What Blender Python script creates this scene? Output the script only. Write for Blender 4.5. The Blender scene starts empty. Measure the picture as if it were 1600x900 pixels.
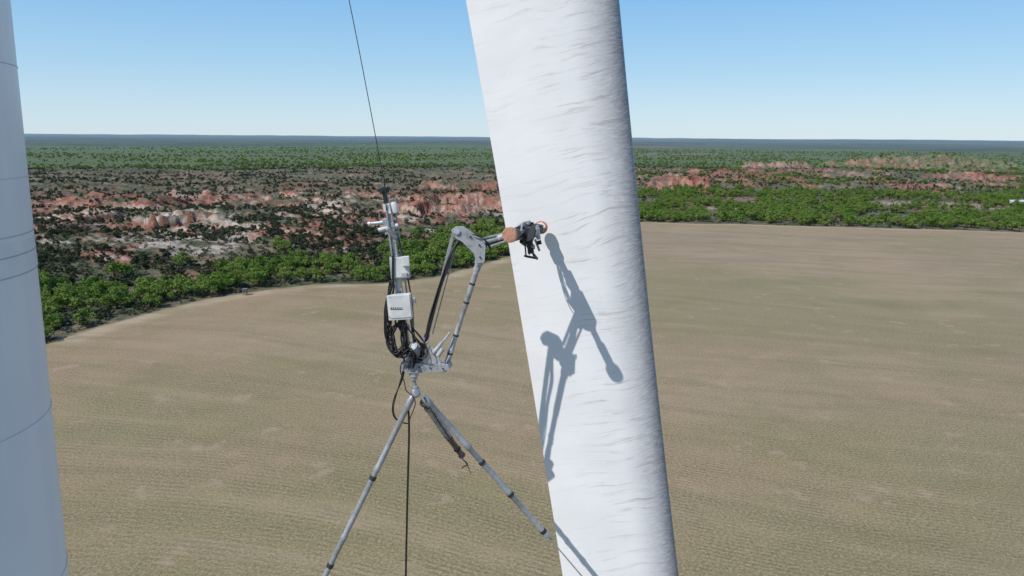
import bpy, math, random
import numpy as np
from mathutils import Vector, Matrix
random.seed(7); rng=np.random.default_rng(11)
S=bpy.context.scene
S.view_settings.view_transform='Standard'; S.view_settings.look='None'; S.view_settings.exposure=0
def link(o,parent=None):
    S.collection.objects.link(o)
    if parent: o.parent=parent
    return o
def empty(name,loc=(0,0,0)):
    e=bpy.data.objects.new(name,None); e.empty_display_size=.3; link(e); return e
# ---------------------------------------------------------------- camera
CAMH=40.0; F=1150.0; TH=math.atan(236/1150); RO=math.radians(0.39)
cd=bpy.data.cameras.new("camera"); cam=bpy.data.objects.new("camera",cd); link(cam)
cd.sensor_width=36; cd.lens=36*F/1600; cd.clip_start=.1; cd.clip_end=200000
cam.matrix_world=Matrix.Translation((0,0,CAMH))@Matrix.Rotation(math.pi/2-TH,4,'X')@Matrix.Rotation(RO,4,'Z')
S.camera=cam
def T(px,py,Y):
    """unproject an image pixel at an assumed depth Y -> world metres"""
    dx=px-800; dy=py-450
    a=dx*math.cos(RO)+dy*math.sin(RO); b=-dx*math.sin(RO)+dy*math.cos(RO)
    u=a/F; v=-b/F
    ry=math.cos(TH)+v*math.sin(TH); rz=-math.sin(TH)+v*math.cos(TH)
    t=Y/ry
    return Vector((u*t,Y,CAMH+rz*t))
# ---------------------------------------------------------------- sun + sky
L=Vector((1.545,1.35,-2.21)).normalized()
sl=bpy.data.lights.new("sun","SUN"); sl.energy=4.5; sl.angle=math.radians(.5); sl.color=(1,.955,.89)
so=bpy.data.objects.new("sun",sl); link(so); so.rotation_euler=L.to_track_quat('-Z','Y').to_euler()
W=bpy.data.worlds.new("World"); S.world=W; W.use_nodes=True
nt=W.node_tree; nt.nodes.clear()
sk=nt.nodes.new("ShaderNodeTexSky"); sk.sky_type='NISHITA'; sk.sun_disc=False
sk.sun_elevation=math.asin(-L.z); sk.sun_rotation=math.atan2(-L.x,-L.y)
sk.altitude=300; sk.air_density=1.0; sk.dust_density=.3; sk.ozone_density=2.5
tcw=nt.nodes.new("ShaderNodeTexCoord"); sx=nt.nodes.new("ShaderNodeSeparateXYZ"); nt.links.new(tcw.outputs['Generated'],sx.inputs[0])
cr=nt.nodes.new("ShaderNodeValToRGB"); nt.links.new(sx.outputs[2],cr.inputs[0])
els=cr.color_ramp.elements
pts=[(0,(5.2,6.5,7.3)),(.03,(4.6,6.2,7.4)),(.09,(3.2,5.4,7.4)),(.2,(1.55,4.0,7.2)),(1,(.6,1.5,3.8))]
els[0].position=0; els[1].position=1
for p_,c_ in pts[1:-1]: els.new(p_)
for e_,(p_,c_) in zip(sorted(els,key=lambda e:e.position),pts): e_.color=(*[v/10 for v in c_],1)
sc10=nt.nodes.new("ShaderNodeVectorMath"); sc10.operation='SCALE'; sc10.inputs['Scale'].default_value=10; nt.links.new(cr.outputs[0],sc10.inputs[0])
mxw=nt.nodes.new("ShaderNodeMix"); mxw.data_type='RGBA'; mxw.inputs[0].default_value=.82
nt.links.new(sk.outputs[0],mxw.inputs[6]); nt.links.new(sc10.outputs[0],mxw.inputs[7])
bg=nt.nodes.new("ShaderNodeBackground"); bg.inputs[1].default_value=.12
wo=nt.nodes.new("ShaderNodeOutputWorld")
nt.links.new(mxw.outputs[2],bg.inputs[0]); nt.links.new(bg.outputs[0],wo.inputs[0])
# ---------------------------------------------------------------- material helpers
class M:
    def __init__(s,name):
        s.m=bpy.data.materials.new(name); s.m.use_nodes=True; s.t=s.m.node_tree
        s.b=s.t.nodes["Principled BSDF"]
    def n(s,typ,**k):
        x=s.t.nodes.new(typ)
        for a,v in k.items(): setattr(x,a,v)
        return x
    def l(s,a,b): s.t.links.new(a,b)
    def math(s,op,a,b=None,c=None,clamp=False):
        x=s.n("ShaderNodeMath",operation=op); x.use_clamp=clamp
        for i,q in enumerate((a,b,c)):
            if q is None: continue
            if isinstance(q,(int,float)): x.inputs[i].default_value=q
            else: s.l(q,x.inputs[i])
        return x.outputs[0]
    def mix(s,f,a,b,mode='MIX'):
        x=s.n("ShaderNodeMix",data_type='RGBA',blend_type=mode)
        for i,q in ((0,f),(6,a),(7,b)):
            if isinstance(q,(int,float)): x.inputs[i].default_value=q
            elif isinstance(q,tuple): x.inputs[i].default_value=(*q,1)[:4]
            else: s.l(q,x.inputs[i])
        return x.outputs[2]
    def noise(s,vec,scale,detail=3,rough=.5,dist=0):
        x=s.n("ShaderNodeTexNoise"); x.inputs['Scale'].default_value=scale; x.inputs['Detail'].default_value=detail
        x.inputs['Roughness'].default_value=rough; x.inputs['Distortion'].default_value=dist
        if vec is not None: s.l(vec,x.inputs['Vector'])
        return x.outputs[0]
    def ramp(s,f,a,b,ca=0.0,cb=1.0):
        x=s.n("ShaderNodeMapRange"); x.interpolation_type='SMOOTHSTEP'
        s.l(f,x.inputs[0]); x.inputs[1].default_value=a; x.inputs[2].default_value=b
        x.inputs[3].default_value=ca; x.inputs[4].default_value=cb
        return x.outputs[0]
    def mapping(s,vec,scale,rot=(0,0,0)):
        x=s.n("ShaderNodeMapping"); x.inputs['Scale'].default_value=scale; x.inputs['Rotation'].default_value=rot
        s.l(vec,x.inputs['Vector']); return x.outputs[0]
    def bump(s,h,strength=.3,dist=.01):
        x=s.n("ShaderNodeBump"); x.inputs['Distance'].default_value=dist
        if isinstance(strength,(int,float)): x.inputs['Strength'].default_value=strength
        else: s.l(strength,x.inputs['Strength'])
        s.l(h,x.inputs['Height']); s.l(x.outputs[0],s.b.inputs['Normal'])
def simple(name,c,rough=.5,metal=0,var=.25,scale=30,c2=None,lo=.38,hi=.62):
    m=M(name); tc=m.n("ShaderNodeTexCoord"); 
    nz=m.noise(tc.outputs['Object'],scale,4,.6)
    f=m.ramp(nz,lo,hi)
    c2=c2 or tuple(v*(1-var) for v in c)
    m.l(m.mix(f,c,c2),m.b.inputs['Base Color'])
    m.b.inputs['Roughness'].default_value=rough; m.b.inputs['Metallic'].default_value=metal
    m.bump(nz,.12,.002)
    return m.m
MAT=dict(
 steel=simple("galvanised_steel",(.36,.37,.39),.45,.35,.2,14,(.25,.26,.28),.3,.75),
 worn=simple("worn_painted_steel",(.37,.38,.40),.5,.2,.2,10,(.22,.225,.245),.42,.66),
 alu=simple("aluminium",(.52,.53,.55),.4,.45,.25,14),
 white=simple("enclosure_paint",(.62,.63,.62),.4,0,.15,9),
 grey=simple("enclosure_grey",(.36,.38,.40),.5,0,.15,14),
 black=simple("black_rubber",(.018,.018,.02),.5,0,.4,40),
 tape=simple("black_tape",(.03,.03,.033),.6,0,.3,40),
 orange=simple("abrasive_pad_tan",(.44,.23,.155),.85,0,.35,35,(.33,.165,.11)),
 rim=simple("wheel_rubber_orange",(.50,.22,.13),.7,0,.3,30),
 pale=simple("pad_backing",(.72,.66,.60),.6,0,.2,30),
 brown=simple("rusty_steel",(.20,.15,.125),.7,.2,.4,25),
 red=simple("red_sticker",(.5,.05,.04),.5),
 glass=simple("lens_glass",(.01,.012,.02),.08,0,.1),
)
# ---------------------------------------------------------------- numpy noise
def hsh(ix,iy,seed):
    h=(ix.astype(np.int64)*374761393+iy.astype(np.int64)*668265263+seed*1442695041)&0xffffffff
    h=((h^(h>>13))*1274126177)&0xffffffff
    h=(h^(h>>16))&0xffffffff
    return h/4294967295.0
def vn(x,y,seed=0):
    ix=np.floor(x);iy=np.floor(y);fx=x-ix;fy=y-iy
    fx=fx*fx*fx*(fx*(fx*6-15)+10); fy=fy*fy*fy*(fy*(fy*6-15)+10)
    a=hsh(ix,iy,seed);b=hsh(ix+1,iy,seed);c=hsh(ix,iy+1,seed);d=hsh(ix+1,iy+1,seed)
    return (a*(1-fx)+b*fx)*(1-fy)+(c*(1-fx)+d*fx)*fy
def fbm(x,y,sc,o=4,seed=0,g=.5):
    v=0;a=1;s=0;
    ca,sa=math.cos(.7),math.sin(.7)
    x=x/sc;y=y/sc
    for i in range(o):
        v=v+a*vn(x,y,seed+i*17); s+=a; a*=g
        x,y=(x*ca-y*sa)*2.03+5.1,(x*sa+y*ca)*2.03-3.7
    return v/s
def ridged(x,y,sc,o=4,seed=0):
    v=0;a=1;s=0;ca,sa=math.cos(.9),math.sin(.9); x=x/sc;y=y/sc
    for i in range(o):
        v=v+a*(1-np.abs(2*vn(x,y,seed+i*13)-1)); s+=a; a*=.5
        x,y=(x*ca-y*sa)*2.07+1.3,(x*sa+y*ca)*2.07+8.1
    return v/s
def ss(a,b,x):
    t=np.clip((x-a)/(b-a),0,1); return t*t*(3-2*t)
# field edge (metres)
EX=np.array([-400,-200,-130,-104,-91,-84,-74,-54,-35,-19,0,28,62,120,227,400,900,3000.])
EY=np.array([-500,-200,50,112,139,156,178,197,199,214,249,318,355,347,326,300,240,0.])
def edge(x,y):
    wob=(fbm(x,y,22,2,5)-.5)*5
    d=np.full(x.shape,1e12)
    for i in range(len(EX)-1):
        ax,ay,bx,by=EX[i],EY[i],EX[i+1],EY[i+1]
        ux,uy=bx-ax,by-ay
        t=np.clip(((x-ax)*ux+(y-ay)*uy)/(ux*ux+uy*uy),0,1)
        d=np.minimum(d,(x-ax-t*ux)**2+(y-ay-t*uy)**2)
    d=np.sqrt(d)
    s=np.where(y>np.interp(x,EX,EY),1,-1)
    return d*s+wob
# ridges: cx,cy,halflen,angle,halfwidth,height
RID=[(135,590,45,.05,12,10),(235,650,28,.2,11,7),(470,760,60,-.1,13,7),(350,1000,80,.05,18,10),(600,1100,170,.1,45,16),
 (-30,440,42,-.12,14,8),(-45,395,26,.2,10,6),(-25,560,60,.1,16,8),(-150,330,35,.25,12,6),(-230,420,50,-.2,14,6),(-120,480,50,.1,14,5),
 (90,820,70,.0,14,8),(560,900,60,.1,15,7),(250,780,50,-.1,13,7),(420,640,40,.1,10,5)]
def onset(x): return 26+195*ss(25,110,x)
def leftfar(x,y):
    return ss(440,640,np.hypot(x,y))*(1-ss(-20,90,x))
def height(x,y,d=None):
    if d is None: d=edge(x,y)
    r=np.hypot(x,y)
    m=ss(0,1,(d-onset(x))/70.0)
    far=1-ss(850,1150,r)
    wx=x+(fbm(x,y,40,4,41)-.5)*46; wy=y+(fbm(x,y,40,4,42)-.5)*46
    n=ridged(wx,wy,80,5,3)*.65+fbm(x,y,170,4,9)*.55
    t=n*7.5
    k=np.floor(t); f=t-k
    st=k+ss(.35,.85,f)*.8+f*.2
    gul=ridged(wx,wy,15,3,33)
    h=m*far*(-10.5+st*2.4+(fbm(x,y,8,3,6)-.5)*2.0+(gul-.5)*4.2)*(1-.35*leftfar(x,y))
    rr=0
    for cx,cy,hl,an,hw,hh in RID:
        ca,sa=math.cos(an),math.sin(an)
        px=(x-cx)*ca+(y-cy)*sa; py=-(x-cx)*sa+(y-cy)*ca
        px=px+(fbm(x,y,30,3,51)-.5)*40; py=py+(ridged(x,y,20,4,52)-.5)*34
        e=np.sqrt((px/hl)**2+(py/hw)**2)
        rr=np.maximum(rr,hh*(1-ss(.45,1.15,e)))
    h=np.where(rr>0,np.maximum(h,h*.3+rr*(.45+.8*fbm(x,y,14,3,8)+.5*(gul-.5))),h)
    h=h+ss(60,200,d)*(1-m)*1.0*(fbm(x,y,60,2,2)-.5)*3
    h=h+ss(1500,4000,r)*(fbm(x,y,1500,4,21)-.55)*22
    h=h+ss(9000,16000,r)*np.maximum(0,fbm(x,y,5200,3,23)-.5)*150
    return h
# ---------------------------------------------------------------- ground sheet
ang=np.radians(np.concatenate([np.arange(-180,-50,3.),np.arange(-50,50.01,.14),np.arange(53,180,3.)]))
rad=np.concatenate([np.linspace(3,50,10),np.geomspace(55,130,26),np.geomspace(131,1500,640),np.geomspace(1510,70000,150)])
A,R=np.meshgrid(ang,rad)
X=(np.sin(A)*R).ravel(); Y=(np.cos(A)*R).ravel()
D=edge(X,Y); Z=height(X,Y,D)
na,nr=len(ang),len(rad)
verts=np.stack([X,Y,Z],1)
P=verts.reshape(nr,na,3)
du=np.gradient(P,axis=0); dv=np.gradient(P,axis=1)
N=np.cross(dv,du); N/=np.linalg.norm(N,axis=2,keepdims=True)+1e-9
slope=(1-np.abs(N[...,2])).ravel()
verts=np.vstack([verts,[[0,0,0]]])
idx=np.arange(nr*na).reshape(nr,na)
a=idx[:-1,:]; b=np.roll(idx,-1,axis=1)[:-1,:]; c=np.roll(idx,-1,axis=1)[1:,:]; d_=idx[1:,:]
quads=np.stack([d_.ravel(),c.ravel(),b.ravel(),a.ravel()],1)
tris=np.stack([idx[0],np.roll(idx[0],-1),np.full(na,nr*na)],1)[:, ::-1]
me=bpy.data.meshes.new("ground")
me.vertices.add(len(verts)); me.vertices.foreach_set("co",verts.astype(np.float32).ravel())
nl=quads.size+tris.size
me.loops.add(nl); me.loops.foreach_set("vertex_index",np.concatenate([quads.ravel(),tris.ravel()]).astype(np.int32))
me.polygons.add(len(quads)+len(tris))
ls=np.concatenate([np.arange(len(quads))*4,len(quads)*4+np.arange(len(tris))*3]).astype(np.int32)
me.polygons.foreach_set("loop_start",ls)
me.update(calc_edges=True); me.validate()
me.polygons.foreach_set("use_smooth",np.ones(len(me.polygons),bool))
def C(*c): return np.array(c,dtype=float)
def mixc(a,b,f): return a*(1-f[:,None])+b*f[:,None]
Rr=np.hypot(X,Y)
n1=fbm(X,Y,40,4,61); n2=fbm(X,Y,12,3,62); n3=fbm(X,Y,220,4,63); n5=fbm(X,Y,5,3,69)
bad=ss(0,1,(D-onset(X))/40); lf=leftfar(X,Y)
scrub=mixc(C(.105,.115,.06)+0*X[:,None],C(.18,.155,.10),ss(.4,.62,n2))
scrub=mixc(scrub,C(.28,.13,.09),ss(.48,.58,n1*.6+n5*.4)*bad*(1-ss(900,1100,Rr))*(1-.6*lf))
scrub=mixc(scrub,C(.29,.17,.11),ss(.54,.64,fbm(X,Y,30,3,74))*(D>20)*(1-bad)*.8)
scrub=mixc(scrub,C(.45,.37,.31),ss(.57,.63,fbm(X,Y,26,5,71,.62))*bad*(1-ss(380,620,Rr)))
red=mixc(C(.30,.11,.072)+0*X[:,None],C(.37,.205,.15),ss(.42,.62,fbm(X,Y+Z*6,14,4,66)))
red=mixc(red,C(.48,.40,.33),ss(.58,.68,vn(Z*1.1+n1*2+n5,X/120,68))*(.4+.6*(1-ss(350,600,Rr))))
rockm=ss(.07,.19,slope+(n2-.5)*.10+(n5-.5)*.08)*(D>25)*(1-ss(1100,1500,Rr))*(1-.4*lf)
col=mixc(scrub,red,rockm)
farc=mixc(C(.052,.072,.040)+0*X[:,None],C(.10,.11,.06),ss(.45,.62,n3))
farc=mixc(farc,C(.125,.16,.055),ss(.34,.48,fbm(X*.35,Y,500,4,77)*.7+.3*ss(900,1100,Rr)*(1-ss(2700,3400,Rr)))*(1-ss(2900,3900,Rr)))
farc=mixc(farc,C(.25,.17,.12),ss(.60,.68,fbm(X*.5,Y,600,4,78))*ss(0,300,X)*.7)
farc=mixc(farc,C(.22,.19,.13),ss(.57,.65,fbm(X*.25,Y,1800,4,79))*ss(2800,4000,Rr))
farc=farc*(.75+.5*fbm(X*.4,Y,90,4,80))[:,None]
col=mixc(col,farc,ss(850,1080,Rr)*(1-rockm*.9))
haze=1-np.exp(-Rr/10000.0)
col=mixc(col,C(.21,.30,.36),haze)  # aerial haze painted into the land colour, growing with distance from origin
fieldm=1-ss(-1.0,1.5,D)
fb=mixc(C(.275,.198,.118)+0*X[:,None],C(.21,.178,.085),ss(.40,.60,fbm(X,Y,55,4,81)))
fb=mixc(fb,C(.245,.185,.138),ss(10,120,X+.3*Y-40)*.8)
fb=mixc(fb,C(.165,.175,.08),(1-ss(.5,1.2,np.hypot((X-60)/45,(Y-190)/55)+(n1-.5)*.8))*.6)
fb=mixc(fb,C(.17,.168,.078),ss(.52,.66,fbm(X*.6,Y,34,4,84))*.4)
fb=mixc(fb,C(.34,.25,.17),ss(.54,.68,fbm(X*.5,Y,28,4,86))*.45)
edgep=ss(-7,-3,D)*1.0
fb=mixc(fb,C(.42,.33,.23),edgep*(.35+.65*ss(.4,.6,n2)))
fb=mixc(fb,C(.29,.20,.125),ss(-30,-12,D)*(1-edgep)*ss(.38,.5,n1)*.8)
col=mixc(col,fb,fieldm)
def blob(cx,cy,rx,ry): return 1-ss(.6,1.1,np.hypot((X-cx)/rx,(Y-cy)/ry)+ (n2-.5)*.5)
cl=np.maximum(np.maximum(blob(262,470,42,26),blob(330,440,60,12)),blob(120,430,25,9))
col=mixc(col,C(.36,.31,.20)+0*col,cl)
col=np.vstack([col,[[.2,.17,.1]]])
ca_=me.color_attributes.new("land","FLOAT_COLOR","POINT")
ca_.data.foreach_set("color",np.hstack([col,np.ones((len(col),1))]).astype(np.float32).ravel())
fa=me.attributes.new("field","FLOAT","POINT"); fa.data.foreach_set("value",np.append(fieldm,1).astype(np.float32))
ground=bpy.data.objects.new("ground",me); link(ground)
g=M("ground_soil"); 
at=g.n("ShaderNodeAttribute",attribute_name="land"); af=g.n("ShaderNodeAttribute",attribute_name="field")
geo=g.n("ShaderNodeNewGeometry"); pos=geo.outputs['Position']
ln=g.n("ShaderNodeVectorMath",operation='LENGTH'); g.l(pos,ln.inputs[0]); dist=ln.outputs['Value']
w1=g.noise(pos,.006,1)
rotp=g.mapping(pos,(1,1,1),(0,0,math.radians(20)))
sep=g.n("ShaderNodeSeparateXYZ"); g.l(rotp,sep.inputs[0])
row=g.math('ADD',sep.outputs[1],g.math('MULTIPLY',w1,70))
ph=g.math('MULTIPLY',row,6.283/.8)
ph=g.math('ADD',ph,g.math('MULTIPLY',g.noise(pos,.9,2,.7),1.5))
fur=g.math('MULTIPLY_ADD',g.math('SINE',ph),.5,.5)
fade=g.ramp(dist,60,300,1,.0)
# long streaks that follow the rows
cbs=g.n("ShaderNodeCombineXYZ"); g.l(g.math('MULTIPLY',sep.outputs[0],.016),cbs.inputs[0]); g.l(g.math('MULTIPLY',row,.22),cbs.inputs[1])
swath=g.noise(cbs.outputs[0],1.0,4,.65)
fn=g.noise(pos,3.0,4,.9); cn=g.noise(pos,.22,3,.6); bn=g.noise(pos,.07,3,.6)
furm=g.math('MULTIPLY',g.math('MULTIPLY',fur,fade),g.ramp(cn,.35,.65,.05,1))
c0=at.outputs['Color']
fc=g.mix(g.ramp(swath,.46,.66,0,.5),c0,(.15,.135,.068))
fc=g.mix(g.ramp(swath,.46,.30,0,.45),fc,(.34,.26,.17))
fc=g.mix(g.math('MULTIPLY',furm,.42),fc,(.11,.094,.055))
fc=g.mix(g.ramp(fn,.44,.60,0,.75),fc,(.39,.30,.195))
fc=g.mix(g.ramp(g.noise(pos,3.8,3,.9),.53,.63,0,.65),fc,(.080,.072,.036))
fc=g.mix(g.ramp(bn,.5,.72,0,.3),fc,(.16,.155,.075))
fc=g.mix(g.ramp(g.noise(pos,.16,3,.65),.60,.70,0,.55),fc,(.36,.26,.19))
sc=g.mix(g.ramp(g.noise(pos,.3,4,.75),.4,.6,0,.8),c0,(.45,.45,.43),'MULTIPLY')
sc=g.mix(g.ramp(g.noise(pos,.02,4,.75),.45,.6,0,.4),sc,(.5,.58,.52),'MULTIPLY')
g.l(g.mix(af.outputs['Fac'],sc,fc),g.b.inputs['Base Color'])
g.b.inputs['Roughness'].default_value=.95; g.b.inputs['Specular IOR Level'].default_value=.1
hh=g.math('ADD',g.math('MULTIPLY',furm,.08),g.math('MULTIPLY',fn,.16))
rk=g.math('MULTIPLY',g.math('SUBTRACT',1.0,af.outputs['Fac']),g.math('MULTIPLY',g.noise(pos,.22,4,.7),2.6))
g.bump(g.math('ADD',hh,rk),.6,1.0)
me.materials.append(g.m)
# ---------------------------------------------------------------- vegetation prototypes
def leafmat(name,c1,c2,c3):
    m=M(name); oi=m.n("ShaderNodeObjectInfo"); a=m.n("ShaderNodeAttribute",attribute_name="shade")
    col=m.mix(a.outputs['Fac'],c1,c2)
    col=m.mix(m.math('MULTIPLY',oi.outputs['Random'],.7),col,c3)
    df=m.n("ShaderNodeBsdfDiffuse"); m.l(col,df.inputs[0])
    tr=m.n("ShaderNodeBsdfTranslucent"); m.l(col,tr.inputs[0])
    mx=m.n("ShaderNodeMixShader"); mx.inputs[0].default_value=.3
    m.l(df.outputs[0],mx.inputs[1]); m.l(tr.outputs[0],mx.inputs[2])
    m.l(mx.outputs[0],m.t.nodes['Material Output'].inputs[0]); return m.m
LM=leafmat("mesquite_leaves",(.075,.15,.028),(.17,.27,.055),(.21,.27,.075))
LJ=leafmat("juniper_leaves",(.038,.054,.030),(.070,.085,.048),(.105,.112,.072))
LS=leafmat("sage_leaves",(.10,.10,.07),(.17,.16,.12),(.13,.14,.07))
BARK=simple("bark",(.10,.075,.055),.9,0,.4,6)
def make_plant(name,seed,Hh,Wd,ncl,nlf,lsz,leaf,zlo=.35,trunk=True):
    r=np.random.default_rng(seed); V=[];Fc=[];mi=[];sh=[]
    def tube(p,q,r0,r1):
        p=np.array(p);q=np.array(q);d=q-p;d/=np.linalg.norm(d)
        e=np.cross(d,[.3,.9,.1]);e/=np.linalg.norm(e);f=np.cross(d,e);b=len(V)
        for c,rr in ((p,r0),(q,r1)):
            for k in range(6):
                t=k*math.pi/3; V.append(c+rr*(math.cos(t)*e+math.sin(t)*f)); sh.append(.5)
        for k in range(6):
            Fc.append((b+k,b+(k+1)%6,b+6+(k+1)%6,b+6+k)); mi.append(1)
    cs=[]
    for i in range(ncl):
        t=r.uniform(0,2*math.pi); rr=math.sqrt(r.uniform(0,1))*Wd*.40
        zz=Hh*(zlo+(1-zlo)*r.uniform(.1,.85)*(1-.45*(rr/(Wd*.42))**2))
        cs.append((rr*math.cos(t)*1.05,rr*math.sin(t)*.95,zz,r.uniform(.13,.24)*Wd*.8))
    if trunk:
        for s in range(3):
            fx,fy=r.uniform(-.35,.35,2)*Wd*.3
            k=(fx,fy,Hh*r.uniform(.3,.42)); tube((r.uniform(-.1,.1),r.uniform(-.1,.1),-.3),k,.14,.09)
            for c in cs[s::3][:4]: tube(k,c[:3],.08,.03)
    for c in cs:
        cshade=r.uniform(0,1)
        n=int(nlf*(c[3]/(.18*Wd))**1.6)
        for j in range(n):
            d=r.normal(size=3); d/=np.linalg.norm(d)
            if d[2]<-.3 and r.random()<.6: d[2]*=-1
            p=np.array(c[:3])+d*c[3]*r.uniform(.55,1.12)*np.array([1,1,.78])
            nn=d*.8+r.normal(size=3)*.55; nn/=np.linalg.norm(nn)
            e=np.cross(nn,r.normal(size=3)); e/=np.linalg.norm(e); f=np.cross(nn,e)
            s=lsz*r.uniform(.55,1.3); b=len(V)
            for (x,y) in ((-1,-.45),(.7,-.75),(1,.4),(-.5,.8)): V.append(p+s*(x*e+y*f)*.5); sh.append(np.clip(cshade+r.normal()*.25,0,1))
            Fc.append((b,b+1,b+2,b+3)); mi.append(0)
    m=bpy.data.meshes.new(name); m.from_pydata([tuple(v) for v in V],[],Fc)
    m.materials.append(leaf); m.materials.append(BARK)
    m.polygons.foreach_set("material_index",mi)
    at=m.attributes.new("shade","FLOAT","POINT"); at.data.foreach_set("value",np.array(sh,dtype=np.float32))
    return m
def scatter(group,variants,x,y,z,s):
    n=len(x); pick=rng.integers(0,len(variants),n)
    for k,mesh in enumerate(variants):
        q=pick==k; m_=q.sum()
        if m_==0: continue
        yaw=rng.uniform(0,2*math.pi,m_); h=s[q]/2*math.sqrt(2)
        co=np.zeros((m_,4,3))
        for i in range(4):
            co[:,i,0]=x[q]+h*np.cos(yaw+i*math.pi/2); co[:,i,1]=y[q]+h*np.sin(yaw+i*math.pi/2); co[:,i,2]=z[q]
        pm=bpy.data.meshes.new(mesh.name+"_sites")
        pm.from_pydata(co.reshape(-1,3).tolist(),[],np.arange(m_*4).reshape(-1,4).tolist())
        po=bpy.data.objects.new(mesh.name+"_sites",pm); link(po,group)
        po.instance_type='FACES'; po.use_instance_faces_scale=True; po.instance_faces_scale=1
        po.show_instancer_for_render=False; po.show_instancer_for_viewport=False
        ch=bpy.data.objects.new(mesh.name,mesh); link(ch,po)
MES=[make_plant("mesquite_%d"%i,100+i,4.9,6.2,16,66,.42,LM,.25) for i in range(5)]
JUN=[make_plant("juniper_%d"%i,200+i,2.6,2.8,8,34,.42,LJ,.12,False) for i in range(4)]
SAG=[make_plant("sage_%d"%i,300+i,1.2,1.7,6,22,.3,LS,.1,False) for i in range(3)]
def clearing(x,y):
    return (np.hypot((x-262)/42,(y-470)/26)<1)|(np.hypot((x-330)/60,(y-440)/12)<1)|(np.hypot((x-120)/25,(y-430)/9)<1)
n=26000
x=rng.uniform(-330,620,n); y=rng.uniform(40,760,n)
d=edge(x,y); on=onset(x)
dens=fbm(x,y,28,3,91)
p=np.where(d>2.2,1,0)*(1-ss(on-2,on+34,d+ (dens-.5)*50))*ss(.30,.46,dens+.25*(d<22))
p*=np.where(x<40,1,.85-.35*ss(420,540,np.hypot(x,y)))
keep=(rng.random(n)<p*.95)&~clearing(x,y)&(np.abs(np.arctan2(x,y))<math.radians(56))
x=x[keep];y=y[keep]
n=15000
r_=np.exp(rng.uniform(math.log(930),math.log(2700),n)); t_=rng.uniform(-math.radians(50),math.radians(50),n)
x2=r_*np.sin(t_);y2=r_*np.cos(t_)
k2=rng.random(n)<.75*ss(.38,.58,fbm(x2*.5,y2,130,4,97))
# scattered mesquites between the badlands on the right
n=5000
x3=rng.uniform(60,700,n); y3=rng.uniform(520,950,n)
k3=(rng.random(n)<.6*ss(.46,.60,fbm(x3,y3,60,3,99)))&(np.abs(np.arctan2(x3,y3))<math.radians(50))
x=np.concatenate([x,x2[k2],x3[k3]]); y=np.concatenate([y,y2[k2],y3[k3]])
z=height(x,y)
sz=np.concatenate([rng.uniform(.65,1.25,keep.sum()),rng.uniform(.35,.95,k2.sum()),rng.uniform(.4,.9,k3.sum())])
g1=empty("mesquite_trees"); scatter(g1,MES,x,y,z-.15,sz)
n=84000
r_=np.exp(rng.uniform(math.log(150),math.log(2600),n)); t_=rng.uniform(-math.radians(54),math.radians(54),n)
x=r_*np.sin(t_);y=r_*np.cos(t_)
d=edge(x,y);z=height(x,y,d); e=1.0
sl_=np.hypot(height(x+e,y)-z,height(x,y+e)-z)
dens=fbm(x,y,35,4,95)
near=1-ss(350,900,r_)
p=np.where(d>3,1,0)*ss(.33,.53,dens)*(1-.88*ss(.45,1.0,sl_))*(1-.3*near)
p*=np.where((d<onset(x)),.25,1)*(1-.85*ss(950,1150,r_))
keep=(rng.random(n)<p)&~clearing(x,y)
g2=empty("juniper_scrub"); scatter(g2,JUN,x[keep],y[keep],z[keep]-.1,rng.uniform(.45,1.15,keep.sum())*(1+.3*ss(800,2500,r_[keep])))
keep2=(~keep)&(rng.random(n)<np.where(d>1.5,.4,0)*near*(1-.8*ss(.5,1.0,sl_)))
g3=empty("sage_scrub"); scatter(g3,SAG,x[keep2],y[keep2],z[keep2]-.05,rng.uniform(.5,1.2,keep2.sum()))
# ---------------------------------------------------------------- mesh helpers
def meshobj(name,V,Fc,mat,parent=None,smooth=True,bevel=0):
    m=bpy.data.meshes.new(name); m.from_pydata([tuple(v) for v in V],[],Fc); m.update()
    m.materials.append(mat)
    if smooth:
        m.polygons.foreach_set("use_smooth",np.ones(len(m.polygons),bool))
    o=bpy.data.objects.new(name,m); link(o,parent)
    if bevel:
        b=o.modifiers.new("bevel","BEVEL"); b.width=bevel; b.segments=2; b.limit_method='ANGLE'
    if smooth:
        try: m.set_sharp_from_angle(angle=math.radians(40))
        except Exception: pass
    return o
def frame(d,up=Vector((0,0,1))):
    d=d.normalized(); s=d.cross(up)
    if s.length<1e-3: s=d.cross(Vector((0,1,0)))
    if s.length<1e-3: s=d.cross(Vector((1,0,0)))
    s.normalize(); u=s.cross(d).normalized(); return d,s,u
def tube(name,p,q,r,mat,parent,r2=None,n=20,prof=None):
    """turned part along p->q; prof = list of (t, radius)"""
    p=Vector(p);q=Vector(q);d,s,u=frame(q-p,Vector((.1,.9,.3)))
    prof=prof or [(0,r),(1,r2 or r)]
    V=[];Fc=[]
    for t,rr in prof:
        c=p.lerp(q,t)
        for k in range(n):
            a=2*math.pi*k/n; V.append(c+rr*(math.cos(a)*s+math.sin(a)*u))
    m=len(prof)
    for i in range(m-1):
        for k in range(n): Fc.append((i*n+k,i*n+(k+1)%n,(i+1)*n+(k+1)%n,(i+1)*n+k))
    Fc.append(tuple(range(n))[::-1]); Fc.append(tuple((m-1)*n+k for k in range(n)))
    return meshobj(name,V,Fc,mat,parent)
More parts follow.
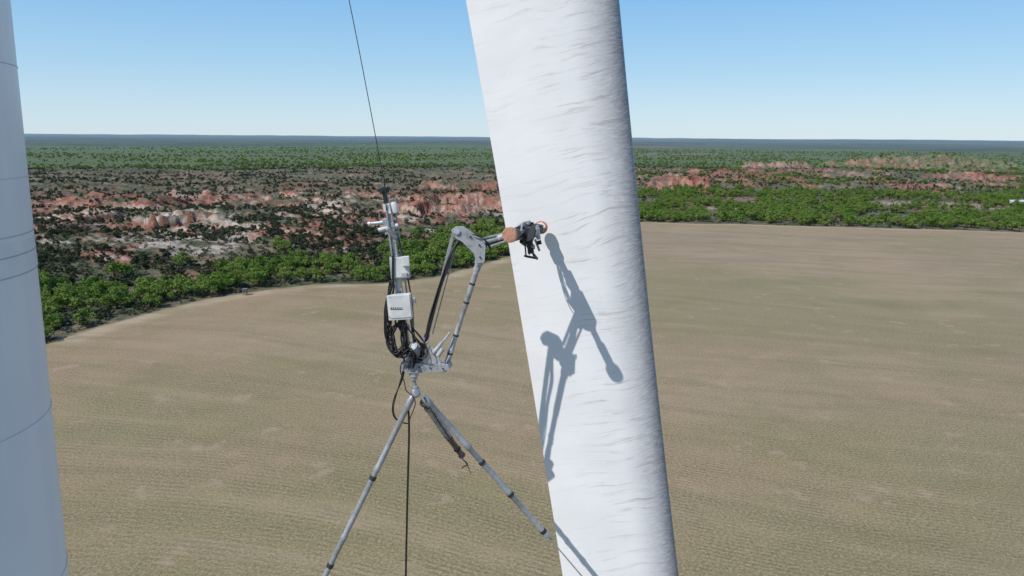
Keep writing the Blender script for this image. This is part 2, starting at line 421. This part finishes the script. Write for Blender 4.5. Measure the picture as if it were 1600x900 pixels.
def bar(name,p,q,w,dp,mat,parent,up=Vector((0,1,0)),bevel=.004):
    p=Vector(p);q=Vector(q);d,s,u=frame(q-p,up); V=[];
    for c in (p,q):
        for a,b in ((-1,-1),(1,-1),(1,1),(-1,1)): V.append(c+s*a*w/2+u*b*dp/2)
    Fc=[(0,1,2,3),(7,6,5,4),(0,4,5,1),(1,5,6,2),(2,6,7,3),(3,7,4,0)]
    return meshobj(name,V,Fc,mat,parent,smooth=False,bevel=bevel)
def plate(name,pts,Y,th,mat,parent,bevel=.003):
    a=[T(x,y,Y) for x,y in pts]; b=[v+Vector((0,th,0)) for v in a]; n=len(a)
    Fc=[tuple(range(n)),tuple(range(2*n-1,n-1,-1))]+[(i,n+i,n+(i+1)%n,(i+1)%n) for i in range(n)]
    return meshobj(name,a+b,Fc,mat,parent,smooth=False,bevel=bevel)
def cable(name,pts,r,mat,parent=None):
    c=bpy.data.curves.new(name,'CURVE'); c.dimensions='3D'; c.bevel_depth=r; c.bevel_resolution=2; c.resolution_u=6
    s=c.splines.new('NURBS'); s.points.add(len(pts)-1)
    for i,p in enumerate(pts): s.points[i].co=(*p,1)
    s.use_endpoint_u=True; s.order_u=4 if len(pts)>3 else 2
    c.materials.append(mat); o=bpy.data.objects.new(name,c); link(o,parent); return o
# ---------------------------------------------------------------- blade
def blade():
    lp=[(0,728),(165,757),(330,783),(500,815),(740,855),(900,878)]
    rp=[(0,970),(150,985),(350,1003),(520,1021),(750,1046),(900,1063)]
    te=[T(x,y,10.15) for y,x in lp]; le=[T(x-1,y,9.98) for y,x in rp]
    def fit(P):
        z=np.array([p.z for p in P]);x=np.array([p.x for p in P]); return np.polyfit(z-38,x,2)
    ft,fl=fit(te),fit(le)
    zs=np.linspace(24.5,56,240); V=[];Fc=[];cf=[];n=64
    t=np.linspace(0,2*math.pi,n,endpoint=False)
    for z in zs:
        q=z-38
        qq=np.clip(q,-8,6)
        xt=np.polyval(ft,qq)+(q-qq)*(-.163); xl=np.polyval(fl,qq)+(q-qq)*(-.139)
        if z<28.5: # rounded tip
            k=math.sqrt(max(0,1-((28.5-z)/4.1)**2)); m=xt*.35+xl*.65; xt=m+(xt-m)*k; xl=m+(xl-m)*k
        ch=xl-xt
        xc=.5*(1-np.cos(t))
        side=np.where(t<math.pi,1,-1)
        th=.22*ch
        yt=5*th*(.2969*np.sqrt(xc)-.126*xc-.3516*xc**2+.2843*xc**3-.1015*xc**4)
        camber=.02*ch*4*xc*(1-xc)
        for i in range(n):
            V.append((xl-xc[i]*ch,9.98+(10.15-9.98)*xc[i]-side[i]*yt[i]-camber[i]+.10,z)); cf.append(1-xc[i])
    m=len(zs)
    for i in range(m-1):
        for k in range(n): Fc.append((i*n+k,i*n+(k+1)%n,(i+1)*n+(k+1)%n,(i+1)*n+k))
    Fc.append(tuple(range(n))[::-1]); Fc.append(tuple((m-1)*n+k for k in range(n)))
    b=M("blade_gelcoat")
    a=b.n("ShaderNodeAttribute",attribute_name="chord"); cfo=a.outputs['Fac']
    geo=b.n("ShaderNodeNewGeometry"); sp=b.n("ShaderNodeSeparateXYZ"); b.l(geo.outputs['Position'],sp.inputs[0])
    zz=b.math('ADD',sp.outputs[2],b.math('MULTIPLY',sp.outputs[0],-.24))
    zz=b.math('ADD',zz,b.math('MULTIPLY',b.noise(geo.outputs['Position'],.9,2),.35))
    def cv(kx,kz):
        cb=b.n("ShaderNodeCombineXYZ"); b.l(b.math('MULTIPLY',cfo,kx),cb.inputs[0]); b.l(b.math('MULTIPLY',zz,kz),cb.inputs[1]); return cb.outputs[0]
    st=b.noise(cv(1.8,12),1.3,5,.68,.5)
    st2=b.noise(cv(4.0,30),1.5,5,.7,.3)
    big=b.noise(cv(1.2,.9),1.5,3,.5)
    patch=b.ramp(b.noise(cv(1.6,1.3),1.2,3,.6),.38,.60,.3,1)
    le_=b.ramp(cfo,.62,1.0)
    base=b.mix(b.ramp(big,.35,.65),(.77,.775,.785),(.72,.725,.735))
    sc=b.math('MULTIPLY',b.math('MULTIPLY',b.ramp(st,.53,.66),b.ramp(cfo,.15,.6,.25,.85)),patch)
    base=b.mix(sc,base,(.50,.475,.46))
    sc2=b.math('MULTIPLY',b.math('MULTIPLY',b.ramp(st2,.55,.67),b.ramp(cfo,.58,.93,0,.9)),patch)
    base=b.mix(sc2,base,(.30,.30,.31))
    gr=b.math('MULTIPLY',b.ramp(b.noise(cv(7,16),2.2,6,.8),.3,.62,.42,1),le_)
    base=b.mix(b.math('MULTIPLY',gr,.88),base,(.27,.27,.29))
    fine=b.math('MULTIPLY',b.ramp(b.noise(cv(6,60),3,6,.8),.44,.58),b.ramp(cfo,.86,.985))
    base=b.mix(b.math('MULTIPLY',fine,.88),base,(.09,.09,.10))
    b.l(base,b.b.inputs['Base Color']); b.b.inputs['Roughness'].default_value=.42
    b.b.inputs['Specular IOR Level'].default_value=.35
    o=meshobj("wind_turbine_blade",V,Fc,b.m)
    at=o.data.attributes.new("chord","FLOAT","POINT"); at.data.foreach_set("value",np.array(cf,dtype=np.float32))
blade()
# ---------------------------------------------------------------- tower
def tower():
    root=empty("wind_turbine_tower")
    b=M("tower_paint"); geo=b.n("ShaderNodeNewGeometry"); p=geo.outputs['Position']
    v=b.noise(b.mapping(p,(2,2,.12)),1.1,3,.5); w=b.noise(p,.5,2)
    c=b.mix(b.ramp(v,.35,.7,0,.5),(.72,.735,.77),(.64,.66,.70)); c=b.mix(b.ramp(w,.4,.65,0,.3),c,(.60,.62,.67))
    b.l(c,b.b.inputs['Base Color']); b.b.inputs['Roughness'].default_value=.4
    R0=1.75; lean=.021
    def ctr(z): return (-7.43+lean*(z-38)*.85, 8.14+lean*(z-38)*.35)
    zs=[-.2,0,.25]+list(np.linspace(.3,62,60)); n=160; V=[];Fc=[]
    for z in zs:
        cx,cy=ctr(z); r=R0+(.25 if z<.1 else 0)
        for k in range(n): a=2*math.pi*k/n; V.append((cx+r*math.cos(a),cy+r*math.sin(a),z))
    m=len(zs)
    for i in range(m-1):
        for k in range(n): Fc.append((i*n+k,i*n+(k+1)%n,(i+1)*n+(k+1)%n,(i+1)*n+k))
    Fc.append(tuple((m-1)*n+k for k in range(n)))
    meshobj("tower_shell",V,Fc,b.m,root)
    seam=simple("tower_seam",(.46,.48,.51),.6); band=simple("tower_band",(.68,.695,.73),.4,0,.06,3)
    def ring(nm,z,h,dr,mat):
        V=[];Fc=[];cx,cy=ctr(z)
        for (zz,rr) in ((z-h/2,R0-.01),(z-h/2,R0+dr),(z+h/2,R0+dr),(z+h/2,R0-.01)):
            for k in range(n): a=2*math.pi*k/n; V.append((cx+rr*math.cos(a),cy+rr*math.sin(a),zz))
        for i in range(3):
            for k in range(n): Fc.append((i*n+k,i*n+(k+1)%n,(i+1)*n+(k+1)%n,(i+1)*n+k))
        meshobj(nm,V,Fc,mat,root)
    ring("flange_band",CAMH-1.37,.43,.003,band)
    for i,(z,h) in enumerate([(-1.147,.010),(-1.37,.018),(-1.6,.010),(.77,.006),(-.5,.003),(-3.4,.003),(-5.6,.003),(3.2,.006)]):
        ring("seam_%d"%i,CAMH+z,h,.006,seam)
tower()
# ---------------------------------------------------------------- robot
RB=empty("blade_maintenance_robot")
m=MAT; Y0=9.0
def tp(name,x1,y1,x2,y2,r,mat,Ya=Y0,Yb=None,**k): return tube(name,T(x1,y1,Ya),T(x2,y2,Yb or Ya),r,mat,RB,**k)
def bp(name,x1,y1,x2,y2,w,dp,mat,Ya=Y0,Yb=None,**k): return bar(name,T(x1,y1,Ya),T(x2,y2,Yb or Ya),w,dp,mat,RB,**k)
bp("mast",607,318,641,572,.062,.07,m['alu'])
bp("mast_inner_rail",604,330,630,540,.022,.03,m['steel'],Y0-.055)
bp("mast_side_rail",618,330,650,560,.02,.03,m['worn'],Y0+.03)
bp("mast_head",600,292,604,322,.05,.06,m['black'])
tp("mast_head_sheave",595,300,606,297,.03,m['black'],Y0-.03,Y0+.03)
tp("mast_hook_shank",600,276,601,297,.008,m['black'])
bp("mast_top_clamp",604,318,607,334,.085,.09,m['white'])
bp("mast_sticker",602,331,603,337,.03,.005,m['red'],Y0-.06)
tp("camera_body",614,316,619,332,.042,m['white'],prof=[(0,.03),(.15,.042),(.8,.042),(1,.036)])
tp("spot_camera",574,350,603,347,.024,m['alu'],prof=[(0,.030),(.18,.030),(.2,.022),(.7,.022),(.72,.028),(1,.028)])
tp("spot_camera_lens",571,350.4,575,350,.031,m['black'])
tp("spot_camera_glass",569.5,350.5,571.5,350.4,.022,m['glass'])
tp("side_camera",590,360,622,352,.026,m['white'],Y0-.05,Y0)
tp("side_camera_lens",587,361,591,360,.028,m['black'],Y0-.055,Y0-.05)
bp("camera_bracket",602,341,607,366,.07,.08,m['worn'])
tp("sensor_barrel",606,357,618,372,.030,m['steel'],Y0-.08,Y0-.03)
for i,(x,y) in enumerate([(611,352),(614,375),(618,402),(629,470),(634,512),(638,540),(641,562)]):
    bp("mast_clamp_%d"%i,x-1,y-3.5,x+1,y+3.5,.088,.088,m['worn'] if i%2 else m['steel'])
def cabinet(name,xc,yc,w,h,dp,mat,Yc,tilt=.07):
    c=T(xc,yc,Yc); a=c+Vector((-tilt*h/2,0,h/2)); b_=c-Vector((-tilt*h/2,0,h/2))
    bar(name,a,b_,w,dp,mat,RB,bevel=.006)
    return c
c=cabinet("control_cabinet",625,479,.285,.31,.13,m['white'],8.86)
cabinet("control_cabinet_lid",625,479,.262,.288,.012,m['white'],8.792)
cabinet("cabinet_label",619,482,.15,.028,.004,m['black'],8.783,0)
for i in range(7):
    bar("label_mark_%d"%i,T(610.5+i*2.9,483,8.779),T(610.5+i*2.9,480.6,8.779),.010,.002,m['pale'],RB,bevel=0)
for i,(x,y) in enumerate([(609,464),(641,464),(608,495),(640,495)]): tp("cabinet_screw_%d"%i,x,y,x,y+.01,.006,m['steel'],8.78,8.80)
cabinet("cabinet_hinge",648,471,.03,.10,.06,m['grey'],8.86)
for i in range(4): tp("cable_gland_%d"%i,611+i*7,499,611+i*7,507,.011,m['black'],8.88)
cabinet("junction_box",625,418,.23,.27,.10,m['grey'],8.97)
cabinet("junction_box_lid",625,418,.21,.25,.01,m['white'],8.915)
cabinet("power_box",634,408,.09,.12,.05,m['white'],8.885)
cabinet("power_box_small",632,430,.07,.06,.05,m['grey'],8.885)
bp("box_strap",614,399,614,437,.03,.02,m['black'],8.90)
plate("base_plate",[(628,566),(700,570),(703,578),(690,581),(640,584),(622,578)],8.93,.10,m['worn'],RB)
tp("swivel_block",645,563,647,590,.075,m['worn'],prof=[(0,.06),(.1,.085),(.5,.085),(.55,.06),(.9,.06),(1,.04)])
tp("swivel_pin",646,588,650,612,.026,m['steel'],prof=[(0,.045),(.2,.045),(.25,.024),(.6,.024),(.65,.045),(1,.05)])
tp("tripod_head",648,606,651,620,.06,m['worn'],prof=[(0,.04),(.2,.06),(.8,.06),(1,.035)])
tp("rotary_gearbox",645,541,653,552,.06,m['grey'],8.90,8.99)
tp("gear_cover",645,541,645.4,541.5,.036,m['worn'],8.885,8.90)
bp("base_arm_bar",640,576,697,577,.055,.06,m['worn'],9.02)
plate("base_gusset",[(655,566),(672,540),(682,548),(690,570)],8.96,.03,m['alu'],RB)
plate("base_gusset_rear",[(632,578),(640,535),(658,545),(664,574)],9.06,.02,m['worn'],RB)
tp("linear_actuator",676,553,703,520,.022,m['alu'],8.95,8.97,prof=[(0,.026),(.55,.026),(.56,.013),(.95,.013),(.96,.022),(1,.022)])
tp("actuator_motor",684,556,692,545,.03,m['grey'],8.91)
for i,(x,y) in enumerate([(632,573),(655,574),(672,575),(692,576)]): tp("base_bolt_%d"%i,x,y,x,y+.01,.011,m['tape'],8.915,8.93)
tp("lower_arm_tube",697,572,748,412,.034,m['worn'],9.06,9.02,prof=[(0,.045),(.03,.045),(.035,.036),(.18,.036),(.185,.031),(.55,.031),(.555,.036),(.93,.036),(.935,.045),(1,.045)])
for i,t in enumerate([.12,.3,.62,.8]):
    a=T(697,572,9.06);b_=T(748,412,9.02); tube("arm_band_%d"%i,a.lerp(b_,t),a.lerp(b_,t+.018),.038,m['tape'],RB)
tp("lower_arm_joint",693,576,702,568,.05,m['steel'],9.0,9.12)
tp("wrist_joint",748,408,749,408,.05,m['worn'],8.95,9.08)
bp("upper_arm_bar",709,362,668,524,.040,.05,m['steel'],9.0,9.0)
bp("upper_arm_rail",716,370,676,522,.014,.03,m['steel'],9.03,9.03)
bp("upper_arm_foot",668,522,652,566,.07,.05,m['worn'],9.0,8.98)
tp("upper_arm_pivot",664,532,665,533,.04,m['steel'],8.93,9.06)
EP=[(705,360),(712,354),(724,354),(750,371),(759,384),(757,410),(745,412),(740,396),(722,378),(711,372)]
plate("elbow_plate",EP,8.93,.028,m['worn'],RB)
plate("elbow_plate_rear",EP,9.12,.02,m['worn'],RB)
for i,(x,y) in enumerate([(714,361),(735,370),(749,383),(750,402)]): tp("elbow_bolt_%d"%i,x,y,x,y+.01,.012,m['tape'],8.915,9.15)
tp("elbow_pivot",714,362,714.5,362,.034,m['alu'],8.91,9.15)
E0=T(845,355,9.93); E1=T(797,367,8.62); bd=(E1-E0)
def E(t,dx=0,dz=0): return E0+bd*t+Vector((dx,0,dz))
tube("forearm_bar",T(752,380,9.02),E(.52,0,-.02),.026,m['steel'],RB)
tube("forearm_rod",T(757,388,9.0),E(.58,-.02,-.05),.012,m['alu'],RB)
bar("forearm_link",T(748,374,9.05),E(.5,-.02,.03),.022,.03,m['worn'],RB)
tube("forearm_knuckle",T(778,372,9.1),T(790,369,9.15),.036,m['white'],RB)
tube("tool_slide",E(.03,.02,.02),E(.97,.0,.0),.028,m['steel'],RB)
tube("tool_slide_lower",E(.10,.02,-.06),E(.9,.0,-.07),.022,m['black'],RB)
bar("slide_carriage",E(.42,0,-.02),E(.64,0,-.02),.17,.15,m['black'],RB)
bar("slide_carriage_plate",E(.40,0,.065),E(.66,0,.065),.12,.02,m['alu'],RB)
bar("slide_motor",E(.25,.03,-.02),E(.38,.03,-.02),.09,.10,m['steel'],RB)
bar("head_bracket",E(.08,.0,-.01),E(.16,.0,-.01),.12,.12,m['black'],RB)
tube("spindle_motor",E(.80,0,0),E(.93,0,0),.055,m['black'],RB)
def disc(name,c,ax,r,th,rim,face):
    ax=ax.normalized()
    tube(name,c-ax*th/2,c+ax*th/2,r,rim,RB,n=40,prof=[(0,r*.93),(.12,r),(.88,r),(1,r*.94)])
    tube(name+"_face",c+ax*(th/2-.002),c+ax*(th/2+.004),r*.8,face,RB,n=40)
disc("sanding_pad",E1,Vector((-.25,-1,.10)),.092,.07,m['orange'],m['orange'])
disc("contact_wheel",E0+Vector((0,-.04,0)),Vector((-.35,-1,.12)),.088,.06,m['rim'],m['pale'])
tube("contact_wheel_hub",E0+Vector((-.02,-.10,.0)),E0+Vector((0,-.04,0)),.018,m['steel'],RB)
def tb(n_,x1,y1,x2,y2,w,dp,mt,Ya,Yb=None): return bar(n_,T(x1,y1,Ya),T(x2,y2,Yb or Ya),w,dp,mt,RB)
tb("sprayer_body",826,368,829,396,.07,.08,m['black'],9.35)
tb("sprayer_block",818,352,834,350,.05,.06,m['black'],9.45)
tb("sprayer_arm",812,353,808,372,.03,.04,m['alu'],9.2)
tb("sprayer_clamp",836,374,843,392,.03,.05,m['steel'],9.5)
tb("sprayer_nozzle_block",838,380,846,378,.05,.05,m['black'],9.5)
tube("sprayer_nozzle",T(834,398,9.4),T(839,404,9.6),.018,m['black'],RB)
tube("sprayer_knob",T(822,372,9.25),T(828,372,9.3),.03,m['white'],RB)
tube("tool_camera",T(815,377,9.2),T(820,381,9.3),.03,m['black'],RB)
tube("tool_wheel",T(829,356,9.3),T(832,356,9.36),.04,m['black'],RB)
tb("tool_fin",811,350,826,349,.015,.05,m['alu'],9.2)
tb("tool_frame_top",806,356,836,352,.02,.03,m['black'],9.15,9.6)
tb("tool_frame_side",834,352,838,372,.02,.03,m['steel'],9.6,9.55)
tb("tool_hanger",820,378,822,400,.02,.03,m['black'],9.28)
tb("tool_foot",820,400,836,403,.025,.04,m['black'],9.28,9.4)
tube("tool_canister",T(840,360,9.55),T(842,374,9.55),.028,m['white'],RB)
tube("tool_knob",T(831,384,9.28),T(834,385,9.3),.025,m['steel'],RB)
for i in range(9):
    c0_=[(806+random.uniform(-3,3),368),(812+random.uniform(-6,6),360+random.uniform(-8,8)),(826+random.uniform(-6,8),376+random.uniform(-10,12)),(834+random.uniform(-6,8),400+random.uniform(-8,6)),(826+random.uniform(-5,5),384),(834,366+random.uniform(-5,8)),(845,358)]
    cable("tool_cable_%d"%i,[T(x,y,9.1+.12*j+random.uniform(-.05,.05)) for j,(x,y) in enumerate(c0_)],.006,m['black'],RB)
for i in range(8):
    j=lambda s=3.2: random.uniform(-s,s)
    pts=[(652,568),(662,550),(668,515),(680,470),(693,432),(705,400),(712,382),(722,372),(738,374),(752,384),(770,384),(788,374),(808,366)]
    Ys=[8.98,8.95,8.94,8.94,8.94,8.95,9.0,9.03,9.03,9.03,9.05,9.15,9.2]
    cable("arm_cable_%d"%i,[T(x+j(),y+j(2),yy+random.uniform(-.03,.03)) for (x,y),yy in zip(pts,Ys)],.0085,m['black'],RB)
for i in range(3):
    cable("elbow_loop_%d"%i,[T(738,366,8.9),T(752,370-i*2,8.88),T(766,380+i*4,8.95),T(768,392+i*3,9.0),T(757,398+i*3,9.0),T(745,404,9.0)],.005,m['black'],RB)
for i in range(22):
    j=lambda s=6.: random.uniform(-s,s)
    pts=[(612+j(4),440),(606+j(4),462),(603+j(5),485),(606+j(7),510),(609+j(10),532),(618+j(9),552),(630+j(8),560+j()),(640+j(6),540+j(10)),(650+j(6),560),(640+j(6),575)]
    if i%3==0: pts=[(628+j(6),500),(614+j(8),512+j()),(602+j(5),530+j()),(612+j(5),558+j()),(632+j(6),548+j()),(634+j(6),520+j()),(624+j(6),505)]
    if i%5==4: pts=[(636+j(6),505),(630+j(8),525+j()),(640+j(8),560+j()),(664+j(6),566+j()),(668+j(6),545+j()),(652+j(8),530+j()),(640+j(6),512)]
    cable("mast_cable_%d"%i,[T(x,y,8.91+random.uniform(-.09,.07)) for x,y in pts],random.choice([.006,.008,.010]),m['black'],RB)
for i in range(4):
    j=lambda s=2.: random.uniform(-s,s)
    cable("mast_line_%d"%i,[T(x+j(),y,8.96+random.uniform(-.04,.04)) for x,y in [(602,318),(608,360),(613,400),(617,440),(614,462),(608,480)]],.0065,m['black'],RB)
    cable("mast_line_r_%d"%i,[T(x+j(),y,8.95+random.uniform(-.04,.04)) for x,y in [(622,372),(631,400),(640,440),(646,480),(644,520),(650,548),(662,556)]],.006,m['black'],RB)
for i in range(3):
    cable("trailing_loop_%d"%i,[T(x+random.uniform(-2,2),y,8.97+.02*i) for x,y in [(632,560),(632,580),(626,600),(616,622),(613,645),(620,660),(638,662)]],.007,m['black'],RB)
cable("trailing_side",[T(x,y,8.9) for x,y in [(628,566),(622,580),(634,594),(632,612),(645,616),(652,632),(643,646),(638,662)]],.0065,m['black'],RB)
def leg(nm,x1,y1,Ya,x2,y2,Yb,r,bands,mat):
    a=T(x1,y1,Ya);b_=T(x2,y2,Yb)
    pr=[(0,r*.8),(.02,r*1.25),(.06,r*1.25),(.065,r)]
    for t in (.33,.66): pr+=[(t,r),(t+.004,r*1.12),(t+.03,r*1.12),(t+.034,r*.97)]
    pr+=[(.97,r*.95),(.975,r*1.2),(1,r*1.2)]
    tube(nm,a,b_,r,mat,RB,prof=pr)
    for i,t in enumerate(bands): tube("%s_band_%d"%(nm,i),a.lerp(b_,t),a.lerp(b_,t+.018),r*1.2,m['tape'],RB)
leg("leg_front",645,618,9.0,486,945,8.6,.038,[.38,.80],m['steel'])
leg("leg_side",660,618,9.0,856,838,9.2,.039,[.45,.68,.95],m['steel'])
leg("leg_rear",660,626,9.05,722,712,9.6,.042,[.12,.55,.86],m['brown'])
tube("leg_rear_sleeve",T(668,636,9.11),T(700,682,9.38),.05,m['worn'],RB)
cable("leg_rear_hook",[T(x,y,9.6) for x,y in [(716,704),(722,718),(730,722),(732,730),(726,726),(722,732)]],.009,m['brown'],RB)
cable("leg_rear_tail",[T(x,y,9.6) for x,y in [(722,716),(730,726),(736,740)]],.005,m['black'],RB)
cable("leg_lanyard",[T(852,832,9.2),T(872,858,9.2),T(912,902,9.15),T(980,985,9.1)],.010,m['steel'],RB)
cable("leg_cord",[T(662,620,8.95),T(682,655,9.0),T(706,690,9.2),T(716,702,9.5)],.008,m['black'],RB)
cable("hoist_rope",[T(440,-420,9.0),T(520,-120,9.0),T(546,0,9.0),T(575,150,9.0),T(588,220,9.0),T(596,262,9.0),T(600,280,9.0)],.005,m['black'])
cable("tag_rope",[T(638,640,8.97),T(640,662,8.97),T(638,720,8.97),T(636,800,8.97),T(634,900,8.97),T(632,1000,8.97)],.014,m['black'])
# ---------------------------------------------------------------- distant deer blind and shed
def gpt(px,py):
    a=T(px,py,1.0)-Vector((0,0,CAMH)); t=CAMH/-a.z; return a*t
bl=empty("deer_blind")
q=gpt(383,461); q.z=0
bar("cabin",q+Vector((0,0,.5)),q+Vector((0,0,1.6)),1.0,1.0,simple("blind_panel",(.14,.13,.11),.8),bl,up=Vector((0,1,0)),bevel=.02)
bar("roof",q+Vector((0,0,1.6)),q+Vector((0,0,1.68)),1.2,1.2,simple("blind_roof",(.2,.2,.19),.6),bl,bevel=.02)
bar("window",q+Vector((0,-.51,1.0)),q+Vector((0,-.51,1.3)),.6,.02,m['black'],bl,bevel=0)
for i,(a_,b_) in enumerate(((-.4,-.4),(.4,-.4),(.4,.4),(-.4,.4))): tube("leg_%d"%i,q+Vector((a_,b_,-.1)),q+Vector((a_,b_,.5)),.06,m['brown'],bl)
sh=empty("metal_shed")
q=Vector((330,474,0)); wm=simple("shed_metal",(.62,.65,.68),.4)
w,l,h,rz=4,12,2.0,2.7
V=[(-l,-w,0),(l,-w,0),(l,w,0),(-l,w,0),(-l,-w,h),(l,-w,h),(l,w,h),(-l,w,h),(-l,0,rz),(l,0,rz)]
o=meshobj("shell",[q+Vector(v) for v in V],[(0,1,5,4),(1,2,6,9,5),(2,3,7,6),(3,0,4,8,7),(4,5,9,8),(6,7,8,9)],wm,sh,smooth=False)
bar("door",q+Vector((-4,-w-.02,0)),q+Vector((-4,-w-.02,1.8)),3,.03,m['grey'],sh,bevel=0)
